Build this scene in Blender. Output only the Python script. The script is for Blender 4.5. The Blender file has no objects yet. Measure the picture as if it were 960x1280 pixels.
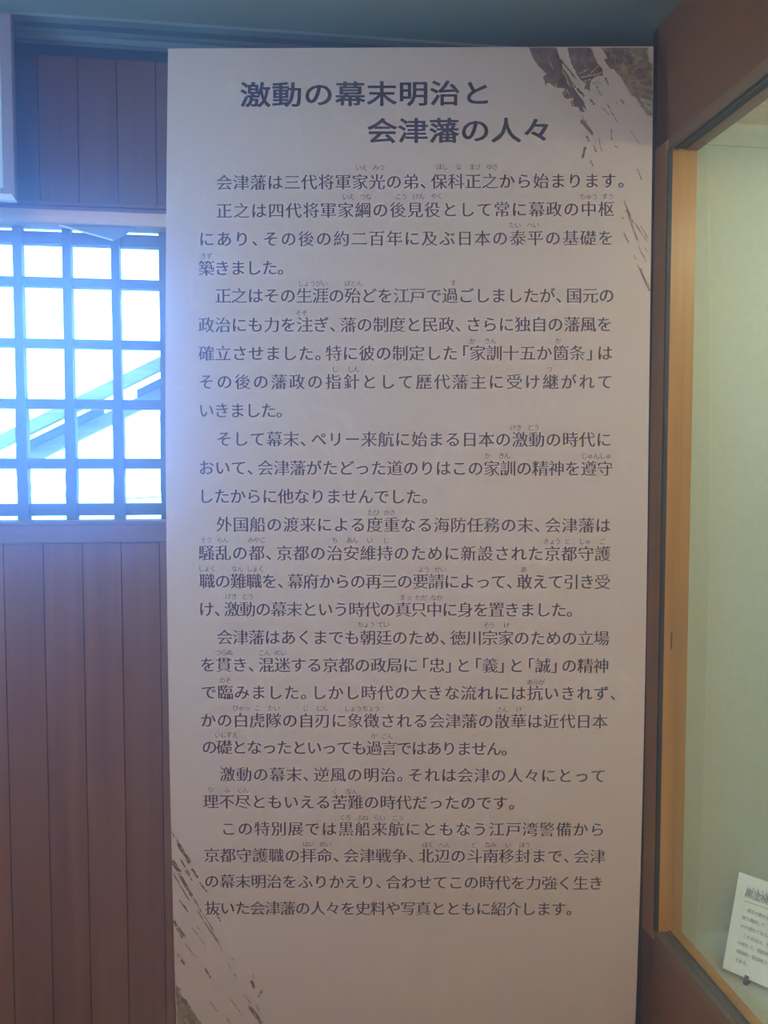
import bpy, bmesh, math, random
from mathutils import Vector, Matrix
random.seed(7)
S = bpy.context.scene
COL = S.collection

# ---------------------------------------------------------------- camera
EYE = 1.5
YAW = math.radians(7.7); PITCH = math.radians(3.1)
cam_data = bpy.data.cameras.new('camera'); cam = bpy.data.objects.new('camera', cam_data); COL.objects.link(cam)
cam.location = (0, 0, EYE)
cam.rotation_euler = (math.radians(90) - PITCH, 0, -YAW)
cam_data.sensor_fit = 'VERTICAL'; cam_data.sensor_height = 24.0
cam_data.lens = 24.0 * 1035.0 / 1280.0
cam_data.clip_start = 0.02; cam_data.clip_end = 100
S.camera = cam
GLARE_DENSITY = 0.20  # density of the volume that imitates lens glare

# ---------------------------------------------------------------- colour management
vs = S.view_settings
vs.view_transform = 'Standard'; vs.look = 'None'; vs.gamma = 1.0; vs.use_curve_mapping = False
vs.exposure = 0.0
S.cycles.max_bounces = 8
S.cycles.volume_bounces = 1

# ---------------------------------------------------------------- world: bright blue-white daylight
w = bpy.data.worlds.new('sky'); S.world = w; w.use_nodes = True
bg = w.node_tree.nodes['Background']
bg.inputs[0].default_value = (0.2, 0.5, 1.0, 1); bg.inputs[1].default_value = 14.0

# ---------------------------------------------------------------- lamps
def area(name, loc, aim, sx, sy, col, power):
    d = bpy.data.lights.new(name, 'AREA'); d.shape = 'RECTANGLE'; d.size = sx; d.size_y = sy
    d.color = col; d.energy = power
    o = bpy.data.objects.new(name, d); COL.objects.link(o); o.location = loc
    o.rotation_euler = (Vector(aim) - Vector(loc)).to_track_quat('-Z', 'Y').to_euler()
    return o
# ceiling fluorescent fitting behind the viewer
area('ceiling_lamp', (0.1, -0.50, 2.36), (0.1, -0.50, 0), 1.2, 0.25, (1.0, 0.79, 0.57), 22)
area('added_fill_rear', (-0.55, -1.90, 2.30), (0.3, 0.6, 1.2), 1.2, 0.22, (1.0, 0.79, 0.57), 37)  # added unseen fill lamp, brightens the case face and upper panel
# added blue fill from the left, set in a made-up unseen window
area('added_side_fill', (-1.27, 0.98, 1.85), (0.2, 1.50, 1.85), 0.8, 0.9, (0.5, 0.7, 1.0), 2)
# fluorescent tube inside the display case
area('case_tube_lamp', (1.20, 1.08, 2.12), (1.05, 1.7, 1.2), 0.5, 0.06, (0.95, 0.98, 0.82), 3.3)


portal = area('window_portal', (-0.62, 2.03, 1.71), (-0.62, 0, 1.71), 1.1, 0.68, (1, 1, 1), 1)
portal.data.cycles.is_portal = True      # only guides the sampling of the sky through the barred window
# printed text: (string, u and v of the first glyph centre, u and v of the last glyph centre), metres on the panel face
TITLE = [
    ('激動の幕末明治と', -0.2638, 2.262, 0.1902, 2.2656),
    ('会津藩の人々', -0.0038, 2.188, 0.3145, 2.1895),
]
BODY = [
    ('会津藩は三代将軍家光の弟、保科正之から始まります。', -0.3281, 2.0825, 0.4616, 2.0864),
    ('正之は四代将軍家綱の後見役として常に幕政の中枢', -0.3282, 2.0247, 0.456, 2.0286),
    ('にあり、その後の約二百年に及ぶ日本の泰平の基礎を', -0.3642, 1.967, 0.4556, 1.9694),
    ('築きました。', -0.3648, 1.9073, -0.2349, 1.9083),
    ('正之はその生涯の殆どを江戸で過ごしましたが、国元の', -0.3309, 1.851, 0.4574, 1.8514),
    ('政治にも力を注ぎ、藩の制度と民政、さらに独自の藩風を', -0.3652, 1.7912, 0.4538, 1.7927),
    ('確立させました。特に彼の制定した「家訓十五か箇条」は', -0.3654, 1.7329, 0.4546, 1.7339),
    ('その後の藩政の指針として歴代藩主に受け継がれて', -0.3657, 1.6748, 0.455, 1.6748),
    ('いきました。', -0.366, 1.6159, -0.238, 1.6159),
    ('そして幕末、ペリー来航に始まる日本の激動の時代に', -0.3298, 1.5573, 0.4534, 1.5559),
    ('おいて、会津藩がたどった道のりはこの家訓の精神を遵守', -0.3667, 1.4982, 0.4563, 1.4963),
    ('したからに他なりませんでした。', -0.3681, 1.4394, 0.0611, 1.4384),
    ('外国船の渡来による度重なる海防任務の末、会津藩は', -0.3309, 1.381, 0.4535, 1.379),
    ('騒乱の都、京都の治安維持のために新設された京都守護', -0.3681, 1.3218, 0.4532, 1.3199),
    ('職の難職を、幕府からの再三の要請によって、敢えて引き受', -0.3673, 1.2629, 0.4539, 1.2615),
    ('け、激動の幕末という時代の真只中に身を置きました。', -0.3693, 1.2044, 0.3634, 1.2029),
    ('会津藩はあくまでも朝廷のため、徳川宗家のための立場', -0.332, 1.1456, 0.453, 1.1432),
    ('を貫き、混迷する京都の政局に「忠」と「義」と「誠」の精神', -0.3677, 1.0875, 0.4534, 1.0851),
    ('で臨みました。しかし時代の大きな流れには抗いきれず、', -0.3665, 1.0292, 0.4543, 1.0267),
    ('かの白虎隊の自刃に象徴される会津藩の散華は近代日本', -0.3683, 0.9695, 0.4529, 0.967),
    ('の礎となったといっても過言ではありません。', -0.3667, 0.912, 0.2313, 0.9085),
    ('激動の幕末、逆風の明治。それは会津の人々にとって', -0.3297, 0.8535, 0.4516, 0.85),
    ('理不尽ともいえる苦難の時代だったのです。', -0.3661, 0.7942, 0.2457, 0.7912),
    ('この特別展では黒船来航にともなう江戸湾警備から', -0.3291, 0.7351, 0.4515, 0.733),
    ('京都守護職の拝命、会津戦争、北辺の斗南移封まで、会津', -0.3657, 0.6764, 0.4538, 0.6739),
    ('の幕末明治をふりかえり、合わせてこの時代を力強く生き', -0.3668, 0.6189, 0.4517, 0.6142),
    ('抜いた会津藩の人々を史料や写真とともに紹介します。', -0.3665, 0.5587, 0.3734, 0.5566),
]
READINGS = [
    ('いえ', -0.0464, 2.1136),
    ('みつ', -0.011, 2.1136),
    ('ほし', 0.1191, 2.115),
    ('な', 0.1536, 2.115),
    ('まさ', 0.1871, 2.115),
    ('ゆき', 0.2221, 2.115),
    ('いえ', -0.0732, 2.0539),
    ('つな', -0.0373, 2.0539),
    ('こう', 0.0355, 2.0544),
    ('けん', 0.0712, 2.0548),
    ('やく', 0.1086, 2.0548),
    ('ちゅう', 0.42, 2.0544),
    ('すう', 0.4593, 2.0548),
    ('たい', 0.2687, 1.9956),
    ('へい', 0.306, 1.9961),
    ('きず', -0.3648, 1.9326),
    ('しょうがい', -0.1467, 1.8767),
    ('ほとん', -0.0628, 1.8767),
    ('す', 0.1422, 1.8777),
    ('そそ', -0.1693, 1.8161),
    ('か', 0.1818, 1.7587),
    ('きん', 0.2187, 1.7592),
    ('か', 0.3585, 1.7592),
    ('し', -0.1013, 1.7011),
    ('しん', -0.0629, 1.7011),
    ('つ', 0.3404, 1.7011),
    ('げき', 0.2722, 1.5813),
    ('どう', 0.3088, 1.5818),
    ('か', 0.2137, 1.5232),
    ('きん', 0.2484, 1.5232),
    ('じゅん', 0.4257, 1.5227),
    ('しゅ', 0.457, 1.5227),
    ('たび', -0.0221, 1.4056),
    ('かさ', 0.0117, 1.4056),
    ('そう', -0.3679, 1.349),
    ('らん', -0.3341, 1.349),
    ('みやこ', -0.2635, 1.349),
    ('ち', -0.102, 1.3485),
    ('あん', -0.0657, 1.3485),
    ('い', -0.0294, 1.348),
    ('じ', 0.0044, 1.348),
    ('きょう', 0.3484, 1.3461),
    ('と', 0.3799, 1.3461),
    ('しゅ', 0.4161, 1.3461),
    ('ご', 0.4529, 1.3461),
    ('しょく', -0.367, 1.2897),
    ('なん', -0.304, 1.2892),
    ('しょく', -0.2668, 1.2892),
    ('よう', 0.0826, 1.2878),
    ('せい', 0.1165, 1.2878),
    ('あ', 0.2899, 1.2878),
    ('げき', -0.3176, 1.2313),
    ('どう', -0.2827, 1.2313),
    ('まっ', 0.0447, 1.2293),
    ('ただ', 0.0769, 1.2288),
    ('なか', 0.1094, 1.2288),
    ('ちょう', -0.0364, 1.1726),
    ('てい', -0.0014, 1.1726),
    ('そう', 0.2189, 1.1711),
    ('け', 0.2554, 1.1711),
    ('つらぬ', -0.3338, 1.1137),
    ('こん', -0.2496, 1.1132),
    ('めい', -0.2156, 1.1132),
    ('のぞ', -0.3316, 1.0549),
    ('あらが', 0.3173, 1.051),
    ('びゃっ', -0.2986, 0.9959),
    ('こ', -0.2643, 0.9959),
    ('たい', -0.2311, 0.9959),
    ('じ', -0.1642, 0.9954),
    ('じん', -0.1295, 0.9954),
    ('しょう', -0.0649, 0.9949),
    ('ちょう', -0.0268, 0.9949),
    ('さん', 0.2471, 0.9924),
    ('げ', 0.2828, 0.9924),
    ('いしずえ', -0.331, 0.9386),
    ('か', -0.021, 0.9356),
    ('ごん', 0.0069, 0.9356),
    ('り', -0.3657, 0.8206),
    ('ふ', -0.3312, 0.8201),
    ('じん', -0.2977, 0.8196),
    ('く', -0.1038, 0.8166),
    ('なん', -0.0679, 0.8166),
    ('くろ', -0.0819, 0.7596),
    ('ふね', -0.0458, 0.7591),
    ('らい', -0.0098, 0.7591),
    ('こう', 0.0292, 0.7586),
    ('はい', -0.1598, 0.7017),
    ('めい', -0.1242, 0.7017),
    ('ほく', 0.0933, 0.7001),
    ('へん', 0.128, 0.6996),
    ('と', 0.1909, 0.6996),
    ('なみ', 0.226, 0.6996),
    ('い', 0.2631, 0.6996),
    ('ほう', 0.2988, 0.6996),
]
BRUSH_POLYS = [
    ('dark', [(0.2936, 2.3685), (0.3522, 2.3685), (0.3552, 2.362), (0.3583, 2.3481), (0.3614, 2.3389), (0.3644, 2.3296), (0.366, 2.3173), (0.3706, 2.305), (0.3767, 2.2896), (0.3844, 2.2742), (0.3952, 2.2619), (0.4029, 2.2465), (0.4137, 2.2265), (0.4044, 2.228), (0.3983, 2.2373), (0.386, 2.2403), (0.3829, 2.2496), (0.3897, 2.2542), (0.3844, 2.2573), (0.3767, 2.2542), (0.369, 2.2573), (0.3659, 2.268), (0.3712, 2.2757), (0.3552, 2.2773), (0.3398, 2.2865), (0.3358, 2.288), (0.3321, 2.2788), (0.3305, 2.2865), (0.3259, 2.2988), (0.3336, 2.3065), (0.3213, 2.3173), (0.309, 2.3327)]),
    ('dark', [(0.3737, 2.3685), (0.4199, 2.3685), (0.4307, 2.3481), (0.4384, 2.3296), (0.4476, 2.3173), (0.4513, 2.3034), (0.4353, 2.3004), (0.426, 2.2927), (0.4223, 2.2834), (0.4229, 2.2711), (0.4168, 2.2742), (0.4106, 2.2742), (0.4152, 2.2865), (0.4045, 2.2927), (0.3983, 2.3019), (0.386, 2.3235), (0.3799, 2.3419)]),
    ('dark', [(0.3675, 2.3173), (0.3783, 2.305), (0.386, 2.2834), (0.3952, 2.268), (0.4106, 2.2496), (0.4168, 2.2311), (0.4075, 2.2403), (0.3921, 2.2619), (0.3798, 2.2834)]),
    ('mottled', [(0.4399, 2.3685), (0.5401, 2.3685), (0.5416, 2.3574), (0.5446, 2.3296), (0.5511, 2.3265), (0.551, 2.2173), (0.5476, 2.2203), (0.5399, 2.2219), (0.5276, 2.2403), (0.5184, 2.2557), (0.5061, 2.2649), (0.4968, 2.2803), (0.4845, 2.3019), (0.4722, 2.3142), (0.463, 2.3173), (0.4507, 2.3358), (0.4584, 2.3358), (0.4538, 2.3481)]),
    ('mottled', [(-0.4494, 0.3832), (-0.4384, 0.3757), (-0.4423, 0.3605), (-0.4286, 0.3492), (-0.4152, 0.3225), (-0.4068, 0.3072), (-0.3942, 0.29), (-0.3911, 0.2378), (-0.4434, 0.2066), (-0.4479, 0.29)]),
    ('rust', [(-0.4452, 0.5137), (-0.4388, 0.5174), (-0.4331, 0.51), (-0.4248, 0.4934), (-0.4358, 0.4971), (-0.444, 0.5056)]),
    ('rust', [(0.4014, 2.208), (0.4081, 2.2157), (0.4137, 2.2034), (0.426, 2.1911), (0.4306, 2.1804), (0.4229, 2.1834), (0.4121, 2.1973)]),
]
BRUSH_STREAKS = [
    ('rust', 0.4091, 2.2111, 0.4306, 2.1788, 0.005),
    ('rust', 0.4568, 2.2465, 0.4799, 2.205, 0.0022),
    ('rust', 0.5061, 2.1911, 0.5245, 2.1619, 0.0016),
    ('rust', 0.466, 2.1942, 0.4676, 2.1665, 0.0022),
    ('rust', 0.4753, 2.2511, 0.4783, 2.2434, 0.0025),
    ('rust', 0.4475, 2.2373, 0.4629, 2.2219, 0.0019),
    ('rust', 0.4306, 2.1604, 0.4352, 2.145, 0.0028),
    ('rust', 0.4399, 2.1758, 0.4476, 2.145, 0.0016),
    ('dark', 0.4851, 2.2551, 0.4937, 2.2428, 0.0032),
    ('dark', 0.4152, 2.1804, 0.4214, 2.1665, 0.0035),
    ('dark', 0.4143, 2.1589, 0.4069, 2.1327, 0.0038),
    ('dark', 0.4968, 2.225, 0.4993, 2.2219, 0.0019),
    ('dark', 0.4229, 2.2542, 0.4328, 2.2419, 0.0038),
    ('dark', 0.3875, 2.2526, 0.3967, 2.2388, 0.0069),
    ('dark', 0.3998, 2.2403, 0.4106, 2.228, 0.0038),
    ('dark', 0.4537, 2.2988, 0.4614, 2.2834, 0.0032),
    ('dark', 0.3598, 2.3389, 0.3952, 2.2942, 0.0028),
    ('dark', 0.3675, 2.3142, 0.3952, 2.2742, 0.0038),
    ('dark', 0.3952, 2.2773, 0.4121, 2.2588, 0.0044),
    ('rust', 0.4132, 2.1578, 0.4064, 2.1311, 0.0044),
    ('rust', 0.4233, 2.1293, 0.4295, 2.1158, 0.0038),
    ('rust', 0.5188, 2.1133, 0.5303, 2.0863, 0.0025),
    ('rust', 0.4918, 2.0488, 0.5135, 1.9966, 0.0025),
    ('rust', 0.4996, 2.0212, 0.5235, 1.9598, 0.0019),
    ('rust', 0.5042, 2.0089, 0.5197, 1.9629, 0.0013),
    ('rust', 0.5135, 2.0028, 0.5413, 1.9613, 0.0016),
    ('rust', 0.492, 1.9813, 0.5037, 1.9574, 0.0028),
    ('rust', 0.4316, 2.1532, 0.4363, 2.1456, 0.0025),
    ('rust', 0.4732, 2.1594, 0.4794, 2.1532, 0.0022),
    ('rust', 0.4888, 2.0135, 0.4925, 2.0074, 0.0022),
    ('rust', 0.5229, 1.9537, 0.5384, 1.9199, 0.0016),
    ('rust', 0.5258, 1.9966, 0.5444, 1.9659, 0.0019),
    ('rust', 0.5358, 1.9506, 0.5414, 1.9414, 0.0025),
    ('dark', 0.5131, 1.9353, 0.5183, 1.926, 0.0019),
    ('dark', 0.5199, 1.9168, 0.5339, 1.8861, 0.0016),
    ('dark', 0.5261, 1.9107, 0.5463, 1.8585, 0.0019),
    ('dark', 0.5308, 1.8923, 0.5417, 1.8677, 0.0013),
    ('dark', 0.5416, 1.8769, 0.5479, 1.86, 0.0016),
    ('dark', 0.526, 1.9445, 0.5368, 1.9291, 0.0013),
    ('dark', 0.4965, 2.0273, 0.5058, 2.0151, 0.0038),
    ('dark', -0.4518, 0.7319, -0.4345, 0.7026, 0.002),
    ('dark', -0.4389, 0.7062, -0.4099, 0.6559, 0.0068),
    ('dark', -0.4101, 0.6494, -0.3947, 0.6251, 0.0044),
    ('dark', -0.3914, 0.6143, -0.3766, 0.5943, 0.0027),
    ('dark', -0.4511, 0.6667, -0.4318, 0.6342, 0.0075),
    ('dark', -0.4353, 0.6342, -0.407, 0.5815, 0.0058),
    ('dark', -0.4491, 0.6378, -0.4152, 0.5742, 0.0024),
    ('dark', -0.4328, 0.6685, -0.4112, 0.6306, 0.0024),
    ('dark', -0.4247, 0.645, -0.4079, 0.6197, 0.002),
    ('dark', -0.4383, 0.5797, -0.4182, 0.5486, 0.0027),
    ('dark', -0.4282, 0.5669, -0.4232, 0.5578, 0.0041),
    ('dark', -0.3941, 0.6197, -0.3807, 0.5979, 0.002),
    ('dark', -0.4499, 0.5321, -0.4433, 0.5174, 0.0048),
    ('dark', -0.3863, 0.4227, -0.3729, 0.3983, 0.0038),
    ('dark', -0.287, 0.3945, -0.2797, 0.3757, 0.0055),
    ('dark', -0.2826, 0.4096, -0.28, 0.3983, 0.002),
    ('dark', -0.2719, 0.3549, -0.2621, 0.3738, 0.0041),
    ('dark', -0.4449, 0.4563, -0.4399, 0.447, 0.0027),
    ('dark', -0.4383, 0.4432, -0.4281, 0.4302, 0.0048),
    ('dark', -0.3998, 0.5174, -0.3965, 0.51, 0.0017),
    ('dark', -0.3591, 0.5486, -0.3491, 0.5277, 0.0027),
    ('dark', -0.3281, 0.447, -0.323, 0.4395, 0.002),
    ('dark', -0.3236, 0.4096, -0.3202, 0.402, 0.0027),
    ('rust', -0.4007, 0.556, -0.3513, 0.4712, 0.0027),
    ('rust', -0.3873, 0.5321, -0.3512, 0.4767, 0.002),
    ('rust', -0.3786, 0.5321, -0.3502, 0.473, 0.0014),
    ('rust', -0.3904, 0.5505, -0.3651, 0.51, 0.0017),
    ('rust', -0.407, 0.5834, -0.3887, 0.5468, 0.0031),
    ('rust', -0.4286, 0.4804, -0.405, 0.447, 0.002),
    ('rust', -0.2934, 0.3359, -0.2625, 0.29, 0.0075),
    ('rust', -0.3017, 0.3605, -0.2863, 0.3378, 0.0027),
    ('rust', -0.3793, 0.3492, -0.3607, 0.3187, 0.0027),
    ('rust', -0.3416, 0.3072, -0.3314, 0.288, 0.0031),
    ('rust', -0.3335, 0.353, -0.3062, 0.311, 0.0017),
    ('rust', -0.2775, 0.3378, -0.2701, 0.3225, 0.0027),
    ('rust', -0.3968, 0.4952, -0.3834, 0.473, 0.0014),
    ('rust', -0.4137, 0.5174, -0.3968, 0.4952, 0.0017),
    ('rust', -0.4418, 0.51, -0.4319, 0.4878, 0.0027),
    ('rust', -0.352, 0.473, -0.3487, 0.4619, 0.002),
    ('rust', -0.371, 0.5614, -0.3574, 0.5468, 0.002),
    ('yellow', 0.4861, 2.3296, 0.5092, 2.2927, 0.0079),
    ('yellow', 0.5061, 2.305, 0.5307, 2.2742, 0.007),
    ('yellow', 0.5276, 2.2834, 0.5507, 2.2757, 0.0061),
    ('yellow', 0.5092, 2.2834, 0.5246, 2.2803, 0.0033),
    ('yellow', 0.4352, 2.2834, 0.4476, 2.2588, 0.0047),
    ('yellow', 0.523, 2.2465, 0.5415, 2.2234, 0.0028),
    ('yellow', 0.5, 2.3265, 0.5184, 2.2988, 0.0033),
    ('pale', 0.5061, 2.345, 0.5308, 2.3373, 0.0028),
    ('pale', 0.5123, 2.3466, 0.5246, 2.3358, 0.0021),
    ('pale', 0.5123, 2.3158, 0.5308, 2.321, 0.0021),
    ('pale', 0.5245, 2.2542, 0.5507, 2.2465, 0.0056),
    ('pale', 0.5338, 2.2434, 0.5492, 2.2311, 0.0061),
    ('pale', 0.4245, 2.2865, 0.4476, 2.288, 0.007),
    ('pale', 0.4291, 2.2742, 0.4522, 2.2619, 0.0051),
    ('pale', 0.4075, 2.2896, 0.426, 2.2951, 0.0019),
    ('pale', 0.3983, 2.3065, 0.4168, 2.3127, 0.0014),
    ('pale', 0.4168, 2.3034, 0.4353, 2.3065, 0.0014),
    ('pale', 0.4892, 2.3574, 0.5092, 2.3496, 0.0014),
    ('pale', 0.4907, 2.3419, 0.4969, 2.3296, 0.0014),
    ('pale', 0.3983, 2.2219, 0.4106, 2.2157, 0.0051),
    ('pale', 0.369, 2.2726, 0.3712, 2.2619, 0.0021),
    ('pale', 0.3952, 2.2311, 0.4075, 2.225, 0.0023),
    ('pale', 0.54, 2.3574, 0.5446, 2.3327, 0.0021),
    ('bare', 0.3413, 2.3296, 0.3435, 2.3204, 0.0014),
    ('bare', 0.3453, 2.3204, 0.3466, 2.3142, 0.0012),
    ('bare', 0.3383, 2.3358, 0.3475, 2.3173, 0.0007),
    ('bare', 0.4229, 2.3065, 0.4414, 2.3235, 0.0012),
    ('bare', 0.4306, 2.3019, 0.4476, 2.3096, 0.0012),
    ('bare', 0.4014, 2.2988, 0.4353, 2.3034, 0.0014),
    ('bare', 0.4076, 2.3127, 0.423, 2.3158, 0.0009),
    ('bare', 0.4784, 2.3142, 0.4845, 2.305, 0.0012),
    ('bare', 0.4784, 2.3419, 0.4821, 2.3327, 0.0009),
    ('bare', 0.3644, 2.3142, 0.3921, 2.2742, 0.0009),
    ('bare', 0.3521, 2.2865, 0.3552, 2.2773, 0.0012),
    ('bare', 0.3737, 2.2742, 0.3798, 2.2649, 0.0012),
    ('bare', 0.4646, 2.3574, 0.4676, 2.3419, 0.0009),
    ('bare', 0.4723, 2.3481, 0.4753, 2.3265, 0.0009),
    ('bare', 0.4969, 2.3635, 0.5062, 2.3574, 0.0009),
    ('bare', 0.3844, 2.2542, 0.389, 2.2403, 0.0014),
    ('yellow', -0.4454, 0.3738, -0.4391, 0.3492, 0.0056),
    ('yellow', -0.4393, 0.3416, -0.4279, 0.311, 0.0066),
    ('yellow', -0.4485, 0.3301, -0.4442, 0.2957, 0.0056),
    ('yellow', -0.4155, 0.311, -0.4021, 0.288, 0.0051),
    ('yellow', -0.4452, 0.5137, -0.43, 0.4915, 0.003),
    ('yellow', -0.4423, 0.4878, -0.4357, 0.473, 0.0013),
    ('pale', -0.446, 0.353, -0.4325, 0.3339, 0.002),
    ('pale', -0.4333, 0.3072, -0.4232, 0.29, 0.0035),
    ('pale', -0.3353, 0.4358, -0.3287, 0.4133, 0.0035),
    ('pale', -0.3255, 0.3983, -0.3186, 0.3945, 0.002),
    ('rust', -0.4325, 0.3359, -0.4156, 0.3072, 0.0066),
    ('rust', -0.417, 0.3225, -0.4103, 0.3091, 0.0035),
    ('rust', -0.4104, 0.3072, -0.3967, 0.29, 0.0056),
]

# ================================================================ helpers
def tag(o, label=None, cat=None, group=None, kind=None):
    if label: o['label'] = label
    if cat: o['category'] = cat
    if group: o['group'] = group
    if kind: o['kind'] = kind
    return o

def empty(name, loc=(0, 0, 0)):
    o = bpy.data.objects.new(name, None); COL.objects.link(o); o.location = loc; o.empty_display_size = 0.05
    return o

class MB:
    """collects boxes, prisms and faces and links them as one mesh object"""
    def __init__(s): s.v = []; s.f = []
    def box(s, a, b):
        x0, y0, z0 = a; x1, y1, z1 = b; n = len(s.v)
        s.v += [(x0,y0,z0),(x1,y0,z0),(x1,y1,z0),(x0,y1,z0),(x0,y0,z1),(x1,y0,z1),(x1,y1,z1),(x0,y1,z1)]
        s.f += [tuple(n+i for i in q) for q in ((0,3,2,1),(4,5,6,7),(0,1,5,4),(1,2,6,5),(2,3,7,6),(3,0,4,7))]
        return s
    def prism(s, prof, p0, ax, n0, n1):
        """profile (list of 2D) in the two axes other than ax, extruded along ax from n0 to n1"""
        n = len(s.v); k = len(prof)
        def pt(q, t):
            if ax == 0: return (t, q[0], q[1])
            if ax == 1: return (q[0], t, q[1])
            return (q[0], q[1], t)
        for t in (n0, n1):
            for q in prof: s.v.append(pt(q, t))
        for i in range(k):
            j = (i+1) % k
            s.f.append((n+i, n+j, n+k+j, n+k+i))
        s.f.append(tuple(n+i for i in range(k))[::-1]); s.f.append(tuple(n+k+i for i in range(k)))
        return s
    def face(s, pts):
        n = len(s.v); s.v += [tuple(p) for p in pts]; s.f.append(tuple(range(n, n+len(pts)))); return s
    def build(s, name, mat, parent=None, bevel=0.0, seg=1, kind=None):
        me = bpy.data.meshes.new(name); me.from_pydata(s.v, [], s.f); me.update()
        bm = bmesh.new(); bm.from_mesh(me)
        bmesh.ops.recalc_face_normals(bm, faces=bm.faces)
        if bevel: bmesh.ops.bevel(bm, geom=list(bm.edges), offset=bevel, segments=seg, affect='EDGES', clamp_overlap=True)
        bm.to_mesh(me); bm.free()
        me.materials.append(mat)
        o = bpy.data.objects.new(name, me); COL.objects.link(o)
        if parent:
            o.parent = parent
            root = parent
            off = Vector((0, 0, 0))
            while root: off += root.location; root = root.parent
            for v in me.vertices: v.co -= off
        if kind: o['kind'] = kind
        return o

def nt(name):
    m = bpy.data.materials.new(name); m.use_nodes = True
    n = m.node_tree.nodes; l = m.node_tree.links
    return m, n, l, n['Principled BSDF']

def plain(name, col, rough=0.6, metal=0.0, spec=0.5):
    m, n, l, b = nt(name)
    b.inputs['Base Color'].default_value = (*col, 1); b.inputs['Roughness'].default_value = rough
    b.inputs['Metallic'].default_value = metal; b.inputs['Specular IOR Level'].default_value = spec
    return m

def wood(name, c0, c1, axis=2, rough=0.45, scale=1.0, bump=0.05, vary=0.12, spec=0.5):
    """grain stretched along one axis, tone varied from piece to piece"""
    m, n, l, b = nt(name)
    tc = n.new('ShaderNodeNewGeometry'); oi = n.new('ShaderNodeObjectInfo')
    mp = n.new('ShaderNodeMapping'); sc = [34*scale]*3; sc[axis] = 1.3*scale
    mp.inputs['Scale'].default_value = sc
    l.new(tc.outputs['Position'], mp.inputs['Vector'])
    ml = n.new('ShaderNodeMath'); ml.operation = 'MULTIPLY'; ml.inputs[1].default_value = 40
    l.new(oi.outputs['Random'], ml.inputs[0])
    cb = n.new('ShaderNodeCombineXYZ'); l.new(ml.outputs[0], cb.inputs[0]); l.new(ml.outputs[0], cb.inputs[1]); l.new(ml.outputs[0], cb.inputs[2])
    l.new(cb.outputs[0], mp.inputs['Location'])
    nz = n.new('ShaderNodeTexNoise'); nz.inputs['Scale'].default_value = 1.0; nz.inputs['Detail'].default_value = 7; nz.inputs['Roughness'].default_value = 0.62; nz.inputs['Distortion'].default_value = 0.35
    l.new(mp.outputs[0], nz.inputs['Vector'])
    rp = n.new('ShaderNodeValToRGB'); rp.color_ramp.elements[0].position = 0.32; rp.color_ramp.elements[1].position = 0.70
    rp.color_ramp.elements[0].color = (*c0, 1); rp.color_ramp.elements[1].color = (*c1, 1)
    l.new(nz.outputs['Fac'], rp.inputs['Fac'])
    hs = n.new('ShaderNodeHueSaturation')
    mr = n.new('ShaderNodeMapRange'); mr.inputs['To Min'].default_value = 1-vary; mr.inputs['To Max'].default_value = 1+vary
    l.new(oi.outputs['Random'], mr.inputs['Value']); l.new(mr.outputs[0], hs.inputs['Value'])
    l.new(rp.outputs[0], hs.inputs['Color']); l.new(hs.outputs[0], b.inputs['Base Color'])
    b.inputs['Roughness'].default_value = rough; b.inputs['Specular IOR Level'].default_value = spec
    bp = n.new('ShaderNodeBump'); bp.inputs['Strength'].default_value = bump; bp.inputs['Distance'].default_value = 0.01
    l.new(nz.outputs['Fac'], bp.inputs['Height']); l.new(bp.outputs[0], b.inputs['Normal'])
    return m

def mottled(name, stops, scale, rough=0.7, detail=6, stretch=(1, 1, 1), bump=0.0, dist=0.0):
    m, n, l, b = nt(name)
    tc = n.new('ShaderNodeNewGeometry'); mp = n.new('ShaderNodeMapping'); mp.inputs['Scale'].default_value = [scale*s for s in stretch]
    l.new(tc.outputs['Position'], mp.inputs['Vector'])
    nz = n.new('ShaderNodeTexNoise'); nz.inputs['Scale'].default_value = 1; nz.inputs['Detail'].default_value = detail; nz.inputs['Distortion'].default_value = dist
    l.new(mp.outputs[0], nz.inputs['Vector'])
    rp = n.new('ShaderNodeValToRGB'); e = rp.color_ramp.elements
    while len(e) < len(stops): e.new(0.5)
    for i, (p, c) in enumerate(stops): e[i].position = p; e[i].color = (*c, 1)
    l.new(nz.outputs['Fac'], rp.inputs['Fac']); l.new(rp.outputs[0], b.inputs['Base Color'])
    b.inputs['Roughness'].default_value = rough
    if bump:
        bp = n.new('ShaderNodeBump'); bp.inputs['Strength'].default_value = bump; bp.inputs['Distance'].default_value = 0.003
        l.new(nz.outputs['Fac'], bp.inputs['Height']); l.new(bp.outputs[0], b.inputs['Normal'])
    return m

# ================================================================ materials
M_plank = wood('dark_plank_wood', (0.17, 0.075, 0.040), (0.255, 0.120, 0.066), 2, 0.5, vary=0.09)
M_trimwood = wood('pale_trim_wood', (0.46, 0.26, 0.14), (0.68, 0.46, 0.27), 0, 0.5)
M_railwood = wood('sill_rail_wood', (0.12, 0.06, 0.045), (0.20, 0.11, 0.08), 0, 0.5)
M_backing = plain('joint_shadow_board', (0.02, 0.012, 0.01), 0.9)
M_ceil = mottled('ceiling_paint', [(0.3, (0.27, 0.30, 0.24)), (0.7, (0.30, 0.33, 0.265))], 3, 0.85)
M_mould = mottled('cornice_paint', [(0.3, (0.13, 0.19, 0.20)), (0.7, (0.17, 0.235, 0.24))], 5, 0.5)
M_mould_dark = plain('cornice_dark_and_shade', (0.05, 0.085, 0.11), 0.6)  # dark upper step, and the shadow painted on the lowest step
M_plaster = mottled('room_plaster', [(0.3, (0.42, 0.39, 0.35)), (0.7, (0.47, 0.44, 0.40))], 4, 0.9)
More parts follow.
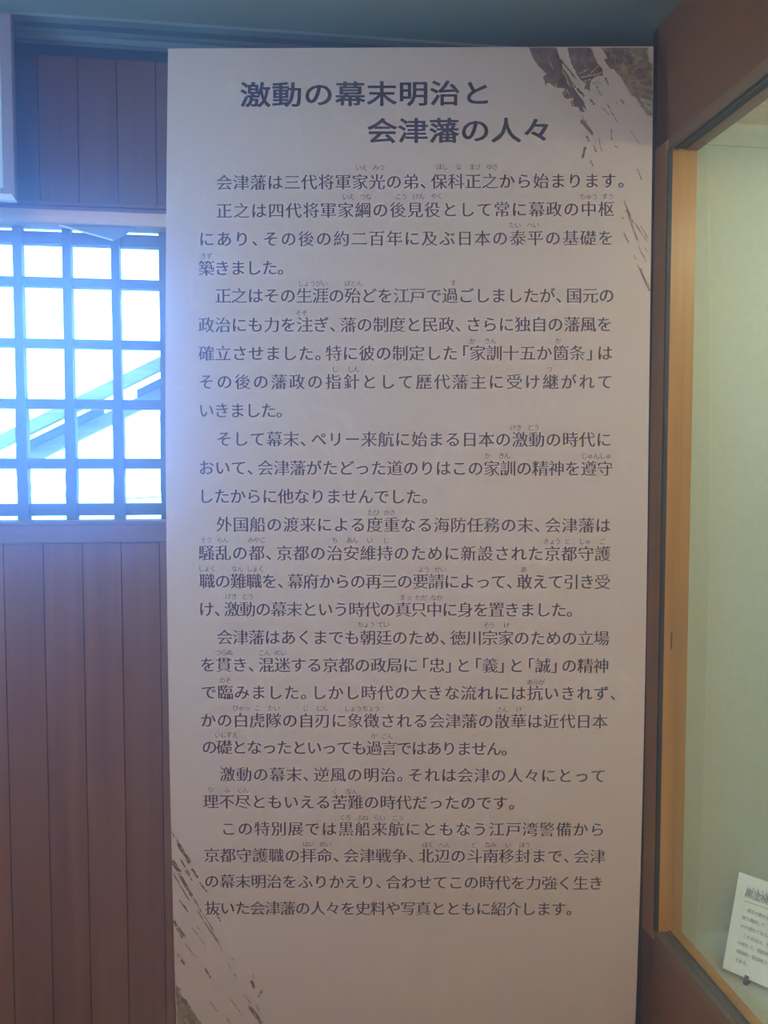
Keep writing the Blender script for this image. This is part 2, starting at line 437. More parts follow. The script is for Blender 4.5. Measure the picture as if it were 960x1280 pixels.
M_floor = wood('floor_wood', (0.10, 0.06, 0.035), (0.18, 0.11, 0.07), 1, 0.4)
M_bar = wood('lattice_wood', (0.03, 0.022, 0.02), (0.07, 0.05, 0.04), 2, 0.7)
M_case = wood('case_dark_wood', (0.19, 0.056, 0.012), (0.25, 0.080, 0.019), 1, 0.5, vary=0.04)
M_case_stile = wood('case_frame_wood', (0.58, 0.28, 0.055), (0.72, 0.39, 0.09), 2, 0.4, vary=0.05)
M_case_rail = wood('case_rail_wood', (0.18, 0.075, 0.026), (0.26, 0.12, 0.045), 1, 0.4, vary=0.05)
M_case_in = wood('case_inner_wood', (0.38, 0.17, 0.018), (0.52, 0.26, 0.04), 2, 0.4, vary=0.05)
M_case_edge = plain('case_edge_band', (0.035, 0.018, 0.02), 0.5)
M_fabric = mottled('case_lining_cloth', [(0.3, (0.47, 0.52, 0.43)), (0.7, (0.52, 0.57, 0.47))], 60, 0.95, bump=0.2)
M_case_floor = mottled('case_floor_cloth', [(0.3, (0.46, 0.52, 0.44)), (0.7, (0.54, 0.58, 0.49))], 90, 0.95, bump=0.3)
M_louvre = plain('louvre_cream', (0.62, 0.56, 0.42), 0.6)
M_metal = plain('track_metal', (0.30, 0.27, 0.25), 0.38, 0.85)
M_metal_d = plain('track_dark', (0.035, 0.035, 0.035), 0.5, 0.4)
M_gasket = plain('black_gasket', (0.015, 0.013, 0.012), 0.6)
M_card = mottled('card_paper', [(0.3, (0.84, 0.84, 0.70)), (0.7, (0.88, 0.88, 0.74))], 30, 0.8)
M_ink = plain('printed_navy_ink', (0.024, 0.020, 0.045), 0.55)
M_ink_read = plain('printed_reading_ink', (0.055, 0.046, 0.075), 0.6)
M_ink_card = plain('card_ink', (0.06, 0.065, 0.055), 0.7)
M_clip = plain('easel_foot_plastic', (0.10, 0.10, 0.12), 0.4)
def lit(name, col, e):
    m, n, l, b = nt(name); b.inputs['Base Color'].default_value = (.7, .66, .55, 1)
    b.inputs['Emission Color'].default_value = (*col, 1); b.inputs['Emission Strength'].default_value = e; return m
M_white = plain('lamp_body_white', (0.8, 0.8, 0.8), 0.4)
M_outer = plain('outside_stone', (0.35, 0.35, 0.33), 0.9)
M_roofA = wood('weathered_board_light', (0.20, 0.20, 0.19), (0.36, 0.36, 0.34), 0, 0.9)
M_roofC = wood('weathered_board_mid', (0.13, 0.13, 0.12), (0.22, 0.22, 0.20), 0, 0.9)
M_roofB = plain('weathered_board_dark', (0.028, 0.028, 0.028), 0.9)
M_frame = plain('picture_frame_mauve', (0.20, 0.15, 0.16), 0.4)
M_frame_lip = plain('picture_frame_pale_edge', (0.55, 0.55, 0.52), 0.4)
M_matboard = plain('picture_mat_board', (0.42, 0.46, 0.42), 0.6)
M_br_dark = mottled('brush_print_brown', [(0.30, (0.085, 0.045, 0.038)), (0.52, (0.15, 0.085, 0.065)), (0.70, (0.24, 0.15, 0.10))], 55, 0.55, 8)
M_br_rust = mottled('brush_print_rust', [(0.35, (0.19, 0.105, 0.075)), (0.65, (0.30, 0.19, 0.13))], 60, 0.55, 6)
M_br_mot = mottled('brush_print_mottled', [(0.36, (0.10, 0.055, 0.045)), (0.47, (0.17, 0.10, 0.07)), (0.56, (0.24, 0.17, 0.09)), (0.62, (0.28, 0.25, 0.17)), (0.68, (0.17, 0.10, 0.07))], 30, 0.55, 8, stretch=(1, 1, 1.5), dist=1.2)

def make_panel_mat():
    m, n, l, b = nt('panel_print')
    g = n.new('ShaderNodeNewGeometry')
    mp = n.new('ShaderNodeMapping'); mp.inputs['Scale'].default_value = (1.6, 1.6, 1.1); mp.inputs['Rotation'].default_value = (0, 0.5, 0)
    l.new(g.outputs['Position'], mp.inputs['Vector'])
    wv = n.new('ShaderNodeTexNoise'); wv.inputs['Scale'].default_value = 1.5; wv.inputs['Detail'].default_value = 3; wv.inputs['Distortion'].default_value = 2.5
    l.new(mp.outputs[0], wv.inputs['Vector'])
    rp = n.new('ShaderNodeValToRGB'); e = rp.color_ramp.elements
    e[0].position = 0.485; e[0].color = (0, 0, 0, 1); e[1].position = 0.50; e[1].color = (1, 1, 1, 1)
    k = e.new(0.515); k.color = (0, 0, 0, 1)
    l.new(wv.outputs['Fac'], rp.inputs['Fac'])
    n2 = n.new('ShaderNodeTexNoise'); n2.inputs['Scale'].default_value = 2.2; n2.inputs['Detail'].default_value = 4
    l.new(g.outputs['Position'], n2.inputs['Vector'])
    mx = n.new('ShaderNodeMix'); mx.data_type = 'RGBA'
    mx.inputs[6].default_value = (0.50, 0.40, 0.345, 1); mx.inputs[7].default_value = (0.535, 0.435, 0.375, 1)
    l.new(n2.outputs['Fac'], mx.inputs[0])
    m2 = n.new('ShaderNodeMix'); m2.data_type = 'RGBA'; m2.inputs[7].default_value = (0.57, 0.50, 0.45, 1)
    mm = n.new('ShaderNodeMath'); mm.operation = 'MULTIPLY'; mm.inputs[1].default_value = 0.35
    l.new(rp.outputs[0], mm.inputs[0]); l.new(mm.outputs[0], m2.inputs[0]); l.new(mx.outputs[2], m2.inputs[6])
    l.new(m2.outputs[2], b.inputs['Base Color'])
    b.inputs['Roughness'].default_value = 0.6; b.inputs['Specular IOR Level'].default_value = 0.25
    return m
M_panel = make_panel_mat()
M_panel_edge = plain('foam_board_edge', (0.75, 0.73, 0.70), 0.7)

def glass_mat(name, glare_mix, glare_col, rough=0.02):
    m = bpy.data.materials.new(name); m.use_nodes = True; n = m.node_tree.nodes; l = m.node_tree.links; n.clear()
    out = n.new('ShaderNodeOutputMaterial'); tr = n.new('ShaderNodeBsdfTransparent'); tr.inputs[0].default_value = (0.97, 0.985, 0.97, 1)
    gl = n.new('ShaderNodeBsdfGlossy'); gl.inputs['Roughness'].default_value = rough
    fr = n.new('ShaderNodeFresnel'); fr.inputs[0].default_value = 1.45
    ge = n.new('ShaderNodeNewGeometry'); sb = n.new('ShaderNodeMath'); sb.operation = 'SUBTRACT'; sb.inputs[0].default_value = 1; l.new(ge.outputs['Backfacing'], sb.inputs[1])
    mu = n.new('ShaderNodeMath'); mu.operation = 'MULTIPLY'; l.new(fr.outputs[0], mu.inputs[0]); l.new(sb.outputs[0], mu.inputs[1])
    mx = n.new('ShaderNodeMixShader'); l.new(mu.outputs[0], mx.inputs[0]); l.new(tr.outputs[0], mx.inputs[1]); l.new(gl.outputs[0], mx.inputs[2])
    last = mx
    if glare_mix:
        tl = n.new('ShaderNodeBsdfTranslucent'); tl.inputs[0].default_value = (*glare_col, 1)
        m2 = n.new('ShaderNodeMixShader'); m2.inputs[0].default_value = glare_mix
        l.new(mx.outputs[0], m2.inputs[1]); l.new(tl.outputs[0], m2.inputs[2]); last = m2
    l.new(last.outputs[0], out.inputs[0])
    return m
M_glass = glass_mat('case_glass', 0, None)
M_pane = glass_mat('glare_window_glass', 0.008, (0.75, 0.88, 1.0), 0.45)  # faint translucent film stands in for glare over the bars

# ================================================================ the room shell
YW = 1.93            # face of the planked window wall
ZC = 2.43            # ceiling
XL, XR, YB = -1.30, 1.62, -2.6
OX0, OX1 = -1.16, -0.075    # window opening
OZ0, OZ1 = 1.378, 2.045

def struct(name, mb, mat, label=None, **k):
    o = mb.build(name, mat, **k); o['kind'] = 'structure'
    if label: o['label'] = label
    return o

struct('floor', MB().box((XL-.1, YB-.1, -0.08), (XR+.1, YW+.2, 0.0)), M_floor, 'brown wooden floor of the exhibition room')
struct('ceiling', MB().box((XL-.1, YB-.1, ZC), (XR+.1, YW+.2, ZC+0.06)), M_ceil, 'grey-green painted flat ceiling above the panel')
# back wall: backing in four pieces round the opening, planks as its parts
wb = MB()
wb.box((XL-.1, YW+.016, 0), (XR+.1, YW+.12, OZ0-.02)); wb.box((XL-.1, YW+.016, OZ1+.01), (XR+.1, YW+.12, ZC))
wb.box((XL-.1, YW+.016, OZ0-.02), (OX0, YW+.12, OZ1+.01)); wb.box((OX1, YW+.016, OZ0-.02), (XR+.1, YW+.12, OZ1+.01))
wall = struct('wall_back', wb, M_backing, 'dark wood-planked wall with a barred window, behind the text panel')
M_plank_up = wood('darker_upper_plank_wood', (0.085, 0.040, 0.030), (0.13, 0.062, 0.045), 2, 0.5, vary=0.09)  # darker tone for the planks above the window
def plank(x0, x1, z0, z1):
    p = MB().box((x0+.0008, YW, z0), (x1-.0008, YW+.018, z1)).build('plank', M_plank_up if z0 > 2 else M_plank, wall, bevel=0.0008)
    return p
x = -0.593 - 0.0845*9
while x < XR:
    if x+.0845 > XL: plank(max(x, XL), min(x+.0845, XR), 0.0, 1.333)
    x += 0.0845
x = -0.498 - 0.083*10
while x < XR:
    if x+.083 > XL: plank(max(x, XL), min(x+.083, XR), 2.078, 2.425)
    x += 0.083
for i in range(7): plank(OX1+.003+i*.0845, OX1+.003+(i+1)*.0845, 1.333, 2.078)
for i in range(7, 20):
    if OX1+.003+(i+1)*.0845 < XR: plank(OX1+.003+i*.0845, OX1+.003+(i+1)*.0845, 1.333, 2.078)
# battens covering the planks' ends
struct('trim_1', MB().box((XL, YW-.012, 1.331), (OX1+.06, YW+.03, 1.374)).box((XL, YW-.020, 1.3725), (OX1+.06, YW+.05, 1.3805)), M_railwood, 'plain wooden sill rail running under the barred window', bevel=.0008)
struct('trim_2', MB().box((XL, YW-.010, 2.033), (OX1+.06, YW+.05, 2.062)), M_trimwood, 'pale wooden head rail directly above the barred window', bevel=.0015)
struct('trim_3', MB().box((XL, YW-.004, 2.062), (OX1+.06, YW+.02, 2.071)).box((XL, YW-.014, 2.071), (OX1+.06, YW+.02, 2.079)), M_railwood, 'thin stepped wooden moulding above the window head rail', bevel=.0008)
# cornice: stepped moulding under the ceiling
MF = 1.842
struct('trim_4', MB().prism([(MF-.012, ZC), (MF-.012, ZC-.006), (MF+.004, ZC-.010), (YW, ZC-.010), (YW, ZC)], 0, 0, XL, XR), M_mould, 'thin pale edge strip where the ceiling meets the cornice')
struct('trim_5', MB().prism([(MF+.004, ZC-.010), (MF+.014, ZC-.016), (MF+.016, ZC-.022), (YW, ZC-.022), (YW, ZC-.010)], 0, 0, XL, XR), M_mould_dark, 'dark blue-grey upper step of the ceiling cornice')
struct('trim_6', MB().prism([(MF+.016, ZC-.022), (MF+.026, ZC-.023), (MF+.036, ZC-.029), (YW, ZC-.029), (YW, ZC-.022)], 0, 0, XL, XR), M_mould, 'teal-grey lower step of the ceiling cornice')
struct('trim_7', MB().box((XL, MF+.040, ZC-.037), (XR, YW, ZC-.029)), M_mould_dark, 'lowest step of the ceiling cornice, its shadow put in as dark colour')  # shadow below the cornice painted as a dark step

# other walls of the room
wl = MB()
wl.box((XL-.1, YB, 0), (XL, 0.5, ZC)); wl.box((XL-.1, 1.45, 0), (XL, YW+.1, ZC)); wl.box((XL-.1, 0.5, 0), (XL, 1.45, 1.35)); wl.box((XL-.1, 0.5, 2.35), (XL, 1.45, ZC))
struct('wall_left', wl, M_plaster, 'plain plastered side wall with an added window opening')
wf = MB(); 
for a, b in (((XL-.02, .5, 1.35), (XL+.01, .54, 2.35)), ((XL-.02, 1.41, 1.35), (XL+.01, 1.45, 2.35)), ((XL-.02, .54, 1.35), (XL+.01, 1.41, 1.39)), ((XL-.02, .54, 2.31), (XL+.01, 1.41, 2.35)), ((XL-.02, .955, 1.39), (XL+.01, .995, 2.31))): wf.box(a, b)
struct('added_window_2', wf, M_railwood, 'wooden frame of the unseen side window added for the blue fill')  # made-up side window, added to go with the blue fill lamp
struct('wall_right', MB().box((XR, YB, 0), (XR+.1, YW+.1, ZC)), M_plaster, 'plain plastered wall behind the display case')
struct('wall_front', MB().box((XL-.1, YB-.1, 0), (XR+.1, YB, ZC)), M_plaster, 'plain plastered wall behind the viewer')

# ================================================================ barred window
win = empty('window_1', (-0.6, 1.98, OZ0)); tag(win, 'window with dark wooden lattice bars, overexposed by daylight', kind='structure')
YA, YBb = 1.965, 1.992
zb = [(2.0265, 1.999), (1.926, 1.905), (1.789, 1.769), (1.654, 1.632), (1.520, 1.496), (1.417, 1.389)]
for (z1, z0) in zb:
    MB().box((OX0, YA, z0), (OX1, YBb, z1)).build('horizontal_bar', M_bar, win, bevel=.002)
xs = [-0.242 - 0.1053*k for k in range(-1, 9)]
for xx in xs:
    if xx-.011 < OX0: continue
    # upright: slim above, a little stouter and rougher-edged towards the sill
    mb = MB(); pl, pr = [], []
    N = 34
    for i in range(N+1):
        z = 1.378 + (2.034-1.378)*i/N
        hw = 0.0092 + 0.0026*max(0, min(1, (1.66-z)/0.05))
        jag = 0.0011 if z < 1.50 else 0.0004
        pl.append((xx-hw+random.uniform(-jag, jag), z)); pr.append((xx+hw+random.uniform(-jag, jag), z))
    prof = pl + pr[::-1]
    n = len(mb.v)
    for y in (YA-.006, YBb-.006): mb.v += [(p[0], y, p[1]) for p in prof]
    K = len(prof)
    for i in range(N):
        a, b, c, d = i, i+1, K-2-i, K-1-i
        mb.f.append((a, d, c, b)); mb.f.append((K+a, K+b, K+c, K+d))
    for i in range(K): j = (i+1) % K; mb.f.append((i, j, K+j, K+i))
    mb.build('upright_bar', M_bar, win)
# jambs, outer frame and the pane, its film imitating glare
struct('window_jamb', MB().box((OX1-.006, YW+.0, OZ0), (OX1+.03, YW+.10, OZ1)), M_bar, parent=win)
struct('window_jamb', MB().box((OX0-.03, YW+.0, OZ0), (OX0+.006, YW+.10, OZ1)), M_bar, parent=win)
MB().box((OX0, 1.945, OZ0+.002), (OX1, 1.948, OZ1)).build('pane', M_pane, win)
# broken corner of old paper hanging from the window head, and a thin wire on the sill
MB().prism([(-0.462, 2.0335), (-0.345, 2.003), (-0.326, 2.0125), (-0.296, 2.0335)], 0, 1, 1.936, 1.9375).build('torn_corner_sheet', plain('torn_sheet', (0.20, 0.24, 0.27), .8), win)
MB().prism([(-0.462, 2.0345), (-0.347, 2.0055), (-0.347, 2.002), (-0.462, 2.031)], 0, 1, 1.9345, 1.9358).build('torn_sheet_edge', plain('torn_sheet_rim', (0.7, 0.75, 0.78), .6), win)
wire = MB()
def bar_between(mb, p, q, r):
    p = Vector(p); q = Vector(q); d = (q-p).normalized(); a = d.cross(Vector((0, 0, 1)));
    if a.length < .01: a = d.cross(Vector((0, 1, 0)))
    a.normalize(); b = d.cross(a); n = len(mb.v)
    for c in (p, q):
        for s_, t_ in ((1, 1), (-1, 1), (-1, -1), (1, -1)): mb.v.append(tuple(c + a*r*s_ + b*r*t_))
    mb.f += [(n, n+1, n+2, n+3), (n+7, n+6, n+5, n+4)] + [(n+i, n+4+i, n+4+(i+1) % 4, n+(i+1) % 4) for i in range(4)]
for p, q in (((-.37, 2.012, 1.418), (-.365, 2.012, 1.424)), ((-.365, 2.012, 1.424), (-.25, 2.012, 1.431)), ((-.25, 2.012, 1.431), (-.12, 2.012, 1.440))): bar_between(wire, p, q, .0012)
wire.build('wire', M_roofB, win)

# ================================================================ outside: gable boards and pale ground
struct('ground', MB().box((-7, 2.3, -0.6), (5, 14, -0.5)), M_outer, 'pale ground outside the barred window')
def sloped(x0, x1, zt, t, y0, y1):
    """board under a sloping line through zt at x=-0.923, slope 0.5112"""
    k = 0.5112; a = zt + k*(x0+.923); b = zt + k*(x1+.923); mb = MB()
    return mb.prism([(x0, a), (x1, b), (x1, b-t), (x0, a-t)], 0, 1, y0, y1)
gb = empty('gable_boards', (-0.9, 3.0, 1.4)); tag(gb, 'weathered sloping roof boards outside, seen through the window bars', 'roof')
sloped(-2.6, 0.6, 1.612, .046, 3.00, 3.05).build('top_board', M_roofA, gb)
sloped(-0.836, -0.583, 1.540, .030, 2.975, 3.04).build('batten', M_roofB, gb)
sloped(-0.462, 0.6, 1.532, .026, 2.975, 3.04).build('batten', M_roofB, gb)
sloped(-0.836, 0.6, 1.509, .046, 3.00, 3.05).build('bottom_board', M_roofC, gb)
for xx in (-2.3, 0.45):
    k = 1.612+.5112*(xx+.923)-.02
    MB().box((xx-.04, 3.05, -.5), (xx+.04, 3.12, k)).build('roof_post', M_roofA, gb)

# ================================================================ framed picture, upper left
pf = empty('picture_frame', (-0.9, 1.86, 2.042)); tag(pf, 'mauve framed picture with pale lower edge, high on the wall left of the panel', 'picture')
fx0, fx1, fz0, fz1, fy = -1.12, -0.5125, 2.042, 2.41, 1.80
MB().box((fx0, fy+.02, fz0+.008), (fx1-.006, fy+.036, fz1)).build('back_board', M_frame, pf)
MB().box((fx1-.024, fy, fz0), (fx1, fy+.02, fz1)).build('frame_stile', M_frame, pf, bevel=.002)
MB().box((fx0, fy, fz0), (fx0+.024, fy+.02, fz1)).build('frame_stile', M_frame, pf, bevel=.002)
MB().box((fx0+.024, fy+.001, fz0+.011), (fx1-.024, fy+.02, fz0+.024)).build('frame_rail', M_frame, pf, bevel=.001)
MB().box((fx0+.024, fy+.001, fz1-.024), (fx1-.024, fy+.02, fz1)).build('frame_rail', M_frame, pf, bevel=.001)
MB().prism([(fx0, fz0-.001), (fx1+.001, fz0-.001), (fx1-.007, fz0+.011), (fx0+.007, fz0+.011)], 0, 1, fy-.003, fy+.012).build('bottom_lip', M_frame_lip, pf)
MB().box((fx0+.024, fy+.012, fz0+.024), (fx1-.024, fy+.019, fz1-.024)).build('mat_board', M_matboard, pf)
MB().box((-.85, fy+.036, 2.2), (-.80, YW, 2.23)).build('hanging_batten', M_frame, pf)

# ================================================================ the text panel
CO = (-0.00508, 0.05089, -0.09646, 1.76019)
RT = Vector((math.cos(YAW), -math.sin(YAW), 0)); FH = Vector((math.sin(YAW), math.cos(YAW), 0))
def D(v): return ((CO[0]*v + CO[1])*v + CO[2])*v + CO[3]
def P3(u, v, off=0.0):
    p = RT*u + FH*(D(v)-off); return Vector((p.x, p.y, v))
def ucen(v): return 0.0473 + max(0, v-1.5)**1.5*0.0098
TOP = 2.3605; BOT = 0.012; HWID = 0.4983; TH = 0.007
panel = empty('text_panel', (P3(0.05, BOT).x, P3(0.05, BOT).y, 0.0))
tag(panel, 'tall cream exhibition text panel with navy Japanese writing and brown brush marks', 'sign')
NV = 60
pm = MB()
for i in range(NV+1):
    v = BOT + (TOP-BOT)*i/NV; c = ucen(v); dz = 0.0022 if i == NV else 0
    for u, off in ((c-HWID, 0), (c+HWID, 0), (c+HWID, -TH), (c-HWID, -TH)):
        pm.v.append(tuple(P3(u, v + (dz if u > c else -dz), off)))
for i in range(NV):
    a = i*4
    for k in range(4): pm.f.append((a+k, a+(k+1) % 4, a+4+(k+1) % 4, a+4+k))
pm.f.append((0, 3, 2, 1)); pm.f.append((NV*4, NV*4+1, NV*4+2, NV*4+3))
board = pm.build('board', M_panel, panel)
board.data.materials.append(M_panel_edge)
for p in board.data.polygons:
    if abs(p.normal.dot(FH)) < 0.7: p.material_index = 1
for s in (-0.3, 0.4):
    fm = MB(); p = P3(s, .02); fm.box((p.x-.02, p.y-.03, 0.0), (p.x+.02, p.y-.001, .03)); fm.box((p.x-.02, p.y-.03, 0.0), (p.x+.02, p.y+.10, .012))
    fm.build('foot', M_metal_d, panel)

# ---- lettering: outlines from Blender's own font, strokes thinned like a Mincho face
_cache = {}
def raw_glyph(ch):
    if ch in _cache: return _cache[ch]
    cu = bpy.data.curves.new('tmp', 'FONT'); cu.body = ch; cu.size = 1.0; cu.resolution_u = 3; cu.fill_mode = 'FRONT'
    o = bpy.data.objects.new('tmp', cu); COL.objects.link(o)
    dg = bpy.context.evaluated_depsgraph_get(); ev = o.evaluated_get(dg); me = ev.to_mesh()
    bm = bmesh.new(); bm.from_mesh(me)
    bmesh.ops.remove_doubles(bm, verts=bm.verts, dist=1e-5)
    vs_ = [(v.co.x, v.co.y) for v in bm.verts]; fs = [tuple(v.index for v in f.verts) for f in bm.faces]
    bm.verts.index_update()
    fs = [tuple(v.index for v in f.verts) for f in bm.faces]
    loops = []
    nxt = {}
    for f in bm.faces:
        sgn = 1 if f.normal.z >= 0 else -1
        for lo in f.loops:
            if len(lo.edge.link_faces) == 1:
                a, b = lo.vert.index, lo.link_loop_next.vert.index
                if sgn < 0: a, b = b, a
                nxt.setdefault(a, []).append(b)
    bm.free(); ev.to_mesh_clear(); bpy.data.objects.remove(o); bpy.data.curves.remove(cu)
    _cache[ch] = (vs_, fs, nxt)
    return _cache[ch]

def glyph(ch, tx, ty, serif):
    """outline moved inwards (tx on upright strokes, ty on level ones); adds a small wedge at the right end of level strokes"""
    vs_, fs, nxt = raw_glyph(ch)
    prev = {}
    for a, bs in nxt.items():
        for b in bs: prev.setdefault(b, []).append(a)
    out = list(vs_); wedges = []
    def en(a, b):
        dx = vs_[b][0]-vs_[a][0]; dy = vs_[b][1]-vs_[a][1]; L = math.hypot(dx, dy) or 1e-9
        return dy/L, -dx/L, L
    for i in range(len(vs_)):
        if i not in nxt or i not in prev or len(nxt[i]) != 1 or len(prev[i]) != 1: continue
        n1 = en(prev[i][0], i); n2 = en(i, nxt[i][0])
        # two offset lines, each moved inwards by its own amount
        d1 = tx*abs(n1[0])**1.3 + ty*abs(n1[1])**1.3; d2 = tx*abs(n2[0])**1.3 + ty*abs(n2[1])**1.3
        det = n1[0]*n2[1]-n1[1]*n2[0]
        if abs(det) > 0.25:
            mx_ = (-d1*n2[1] + d2*n1[1])/det; my_ = (-d2*n1[0] + d1*n2[0])/det
        else:
            s = (n1[0]+n2[0], n1[1]+n2[1]); L = math.hypot(*s) or 1; dd = (d1+d2)/2
            mx_, my_ = -dd*s[0]/L, -dd*s[1]/L
        L = math.hypot(mx_, my_); cap = 1.6*max(abs(tx), abs(ty))
        if L > cap: mx_ *= cap/L; my_ *= cap/L
        out[i] = (vs_[i][0]+mx_, vs_[i][1]+my_)
    if serif:
        for a, bs in nxt.items():
            for b in bs:
                nx, ny, L = en(a, b)
                if nx > 0.96 and 0.045 < L < 0.095 and a in prev and b in nxt:
                    p = en(prev[a][0], a); q = en(b, nxt[b][0])
                    if abs(p[1]) > 0.9 and abs(q[1]) > 0.9 and min(p[2], q[2]) > 0.12:
                        xr = max(out[a][0], out[b][0]); yt = max(out[a][1], out[b][1]); yb = min(out[a][1], out[b][1])
                        wedges.append([(xr-.105, yt-.002), (xr+.008, yb), (xr-.028, yt+.062)])
    return out, fs, wedges

em_v = raw_glyph('口')[0]; EMX = 0.5*(min(p[0] for p in em_v)+max(p[0] for p in em_v))   # centre of the em cell
ref = raw_glyph('田')[0]; EMY = 0.5*(min(p[1] for p in ref)+max(p[1] for p in ref))
def is_kanji(c): return '\u4e00' <= c <= '\u9fff' or c == '々'
def centres(t, u0, v0, u1, v1):
    pos = [0.0]
    for a, b in zip(t, t[1:]):
        pos.append(pos[-1] + (0.65 if (a in '、。」' or b in '「') else 1.0))
    last = max(i for i, c in enumerate(t) if c not in '、。」')
    k = (u1-u0)/pos[last] if last else 0
    m = (v1-v0)/pos[last] if last else 0
    return [(c, u0+k*p, v0+m*p) for c, p in zip(t, pos)]
def put(mb, ch, cu_, cv, sx, sy, tx, ty, serif, mapper):
    out, fs, wd = glyph(ch, tx, ty, serif and is_kanji(ch))
    n = len(mb.v)
    for x_, y_ in out: mb.v.append(tuple(mapper(cu_+(x_-EMX)*sx, cv+(y_-EMY)*sy)))
    for f in fs: mb.f.append(tuple(n+i for i in f))
    for w_ in wd:
        n = len(mb.v)
        for x_, y_ in w_: mb.v.append(tuple(mapper(cu_+(x_-EMX)*sx, cv+(y_-EMY)*sy)))
        mb.f.append((n, n+1, n+2))
def build_flat(mb, name, mat, parent):
    """flat print: no normal recalculation needed"""
    me = bpy.data.meshes.new(name); me.from_pydata(mb.v, [], mb.f); me.update(); me.materials.append(mat)
    o = bpy.data.objects.new(name, me); COL.objects.link(o); o.parent = parent
    off = Vector((0, 0, 0)); r_ = parent
    while r_: off += r_.location; r_ = r_.parent
    for v in me.vertices: v.co -= off
    return o
PO = lambda u, v: P3(u, v, 0.0006)
EM = 0.0340
for t, u0, v0, u1, v1 in TITLE:
    mb = MB()
    for ch, cu_, cv in centres(t, u0, v0, u1, v1):
        put(mb, ch, cu_, cv, 0.0635, 0.0540, -0.020, -0.014, False, PO)
    build_flat(mb, 'title_line', M_ink, panel)
for t, u0, v0, u1, v1 in BODY:
    mb = MB()
    for ch, cu_, cv in centres(t, u0, v0, u1, v1):
        kj = is_kanji(ch); e = EM if kj else EM*0.98
        put(mb, ch, cu_, cv, e, e, -0.013, 0.009 if kj else -0.001, True, PO)
    build_flat(mb, 'text_line', M_ink, panel)
for t, u, v in READINGS:
    mb = MB()
    for i, ch in enumerate(t):
        put(mb, ch, u+(i-(len(t)-1)/2)*0.0122, v, 0.0138, 0.0138, 0.0, 0.004, False, PO)
    build_flat(mb, 'reading_mark', M_ink_read, panel)

# ---- printed brush strokes
PB = lambda u, v: P3(u, v, 0.0003)
def clipu(u, v):
    c = ucen(v); return max(c-HWID+.0003, min(c+HWID-.0003, u)), max(BOT+.001, min(TOP-.0005, v))
def rough_poly(pts, mat, name, jit=0.0011, step=0.005):
    q = []
    for i, a in enumerate(pts):
        b = pts[(i+1) % len(pts)]; L = math.hypot(b[0]-a[0], b[1]-a[1]); k = max(1, int(L/step))
        for j in range(k):
            t = j/k; u, v = a[0]+(b[0]-a[0])*t, a[1]+(b[1]-a[1])*t
            if 0 < i+j: u += random.uniform(-jit, jit); v += random.uniform(-jit, jit)
            q.append(clipu(u, v))
    bm = bmesh.new(); vv = [bm.verts.new((u, v, 0)) for u, v in q]
    es = [bm.edges.new((vv[i], vv[(i+1) % len(vv)])) for i in range(len(vv))]
    bmesh.ops.triangle_fill(bm, use_beauty=True, edges=es)
    bm.verts.index_update()
    m_ = MB(); m_.v = [tuple(PB(v.co.x, v.co.y)) for v in bm.verts]; m_.f = [tuple(v.index for v in f.verts) for f in bm.faces]; bm.free()
    return build_flat(m_, name, mat, panel)
M_br_yellow = mottled('brush_print_ochre', [(0.35, (0.24, 0.17, 0.08)), (0.65, (0.36, 0.31, 0.12))], 60, 0.55, 6)
M_br_pale = mottled('brush_print_pale_green', [(0.35, (0.30, 0.30, 0.22)), (0.65, (0.44, 0.45, 0.36))], 60, 0.55, 6)
LAY = {'dark': .0004, 'rust': .00036, 'yellow': .00045, 'pale': .0005, 'bare': .00047}
BM = {'yellow': M_br_yellow, 'pale': M_br_pale, 'bare': M_panel, 'dark': M_br_dark, 'rust': M_br_rust, 'mottled': M_br_mot}
for k, pts in BRUSH_POLYS: rough_poly(pts, BM[k], 'brush_print')
for key in ('dark', 'rust', 'yellow', 'pale', 'bare'):
    mb = MB()
    for k, u0, v0, u1, v1, w_ in BRUSH_STREAKS:
        if k != key: continue
        L = math.hypot(u1-u0, v1-v0); dx, dy = (u1-u0)/L, (v1-v0)/L; nx_, ny_ = -dy, dx
        w_ = w_*1.35; nh = 4 if w_ > .006 else 3 if w_ > .003 else 2
        for h in range(nh):                                  # a few bristle tracks, each broken along its length
            o_ = ((h+.5)/nh - .5)*w_*0.85; hw = w_/nh*0.62; t = random.uniform(0, .08)
            end = 1 - random.uniform(0, .1)
            while t < end:
                seg = min(end-t, random.uniform(.18, .7)); K = 5; n = len(mb.v)
                for i in range(K+1):
                    s = t+seg*i/K; taper = math.sin(math.pi*min(1, max(0, (i+.25)/(K+.5))))**.6
                    ww = hw*taper*random.uniform(.65, 1.1); oo = o_ + random.uniform(-.12, .12)*hw
                    for sg in (-1, 1):
                        a, b = clipu(u0+dx*L*s+nx_*(oo+sg*ww), v0+dy*L*s+ny_*(oo+sg*ww)); mb.v.append(tuple(P3(a, b, LAY[key])))
                for i in range(K): a = n+2*i; mb.f.append((a, a+1, a+3, a+2))
                t += seg + random.uniform(.02, .12)
    build_flat(mb, 'brush_streaks', BM[key], panel)['kind'] = 'stuff'

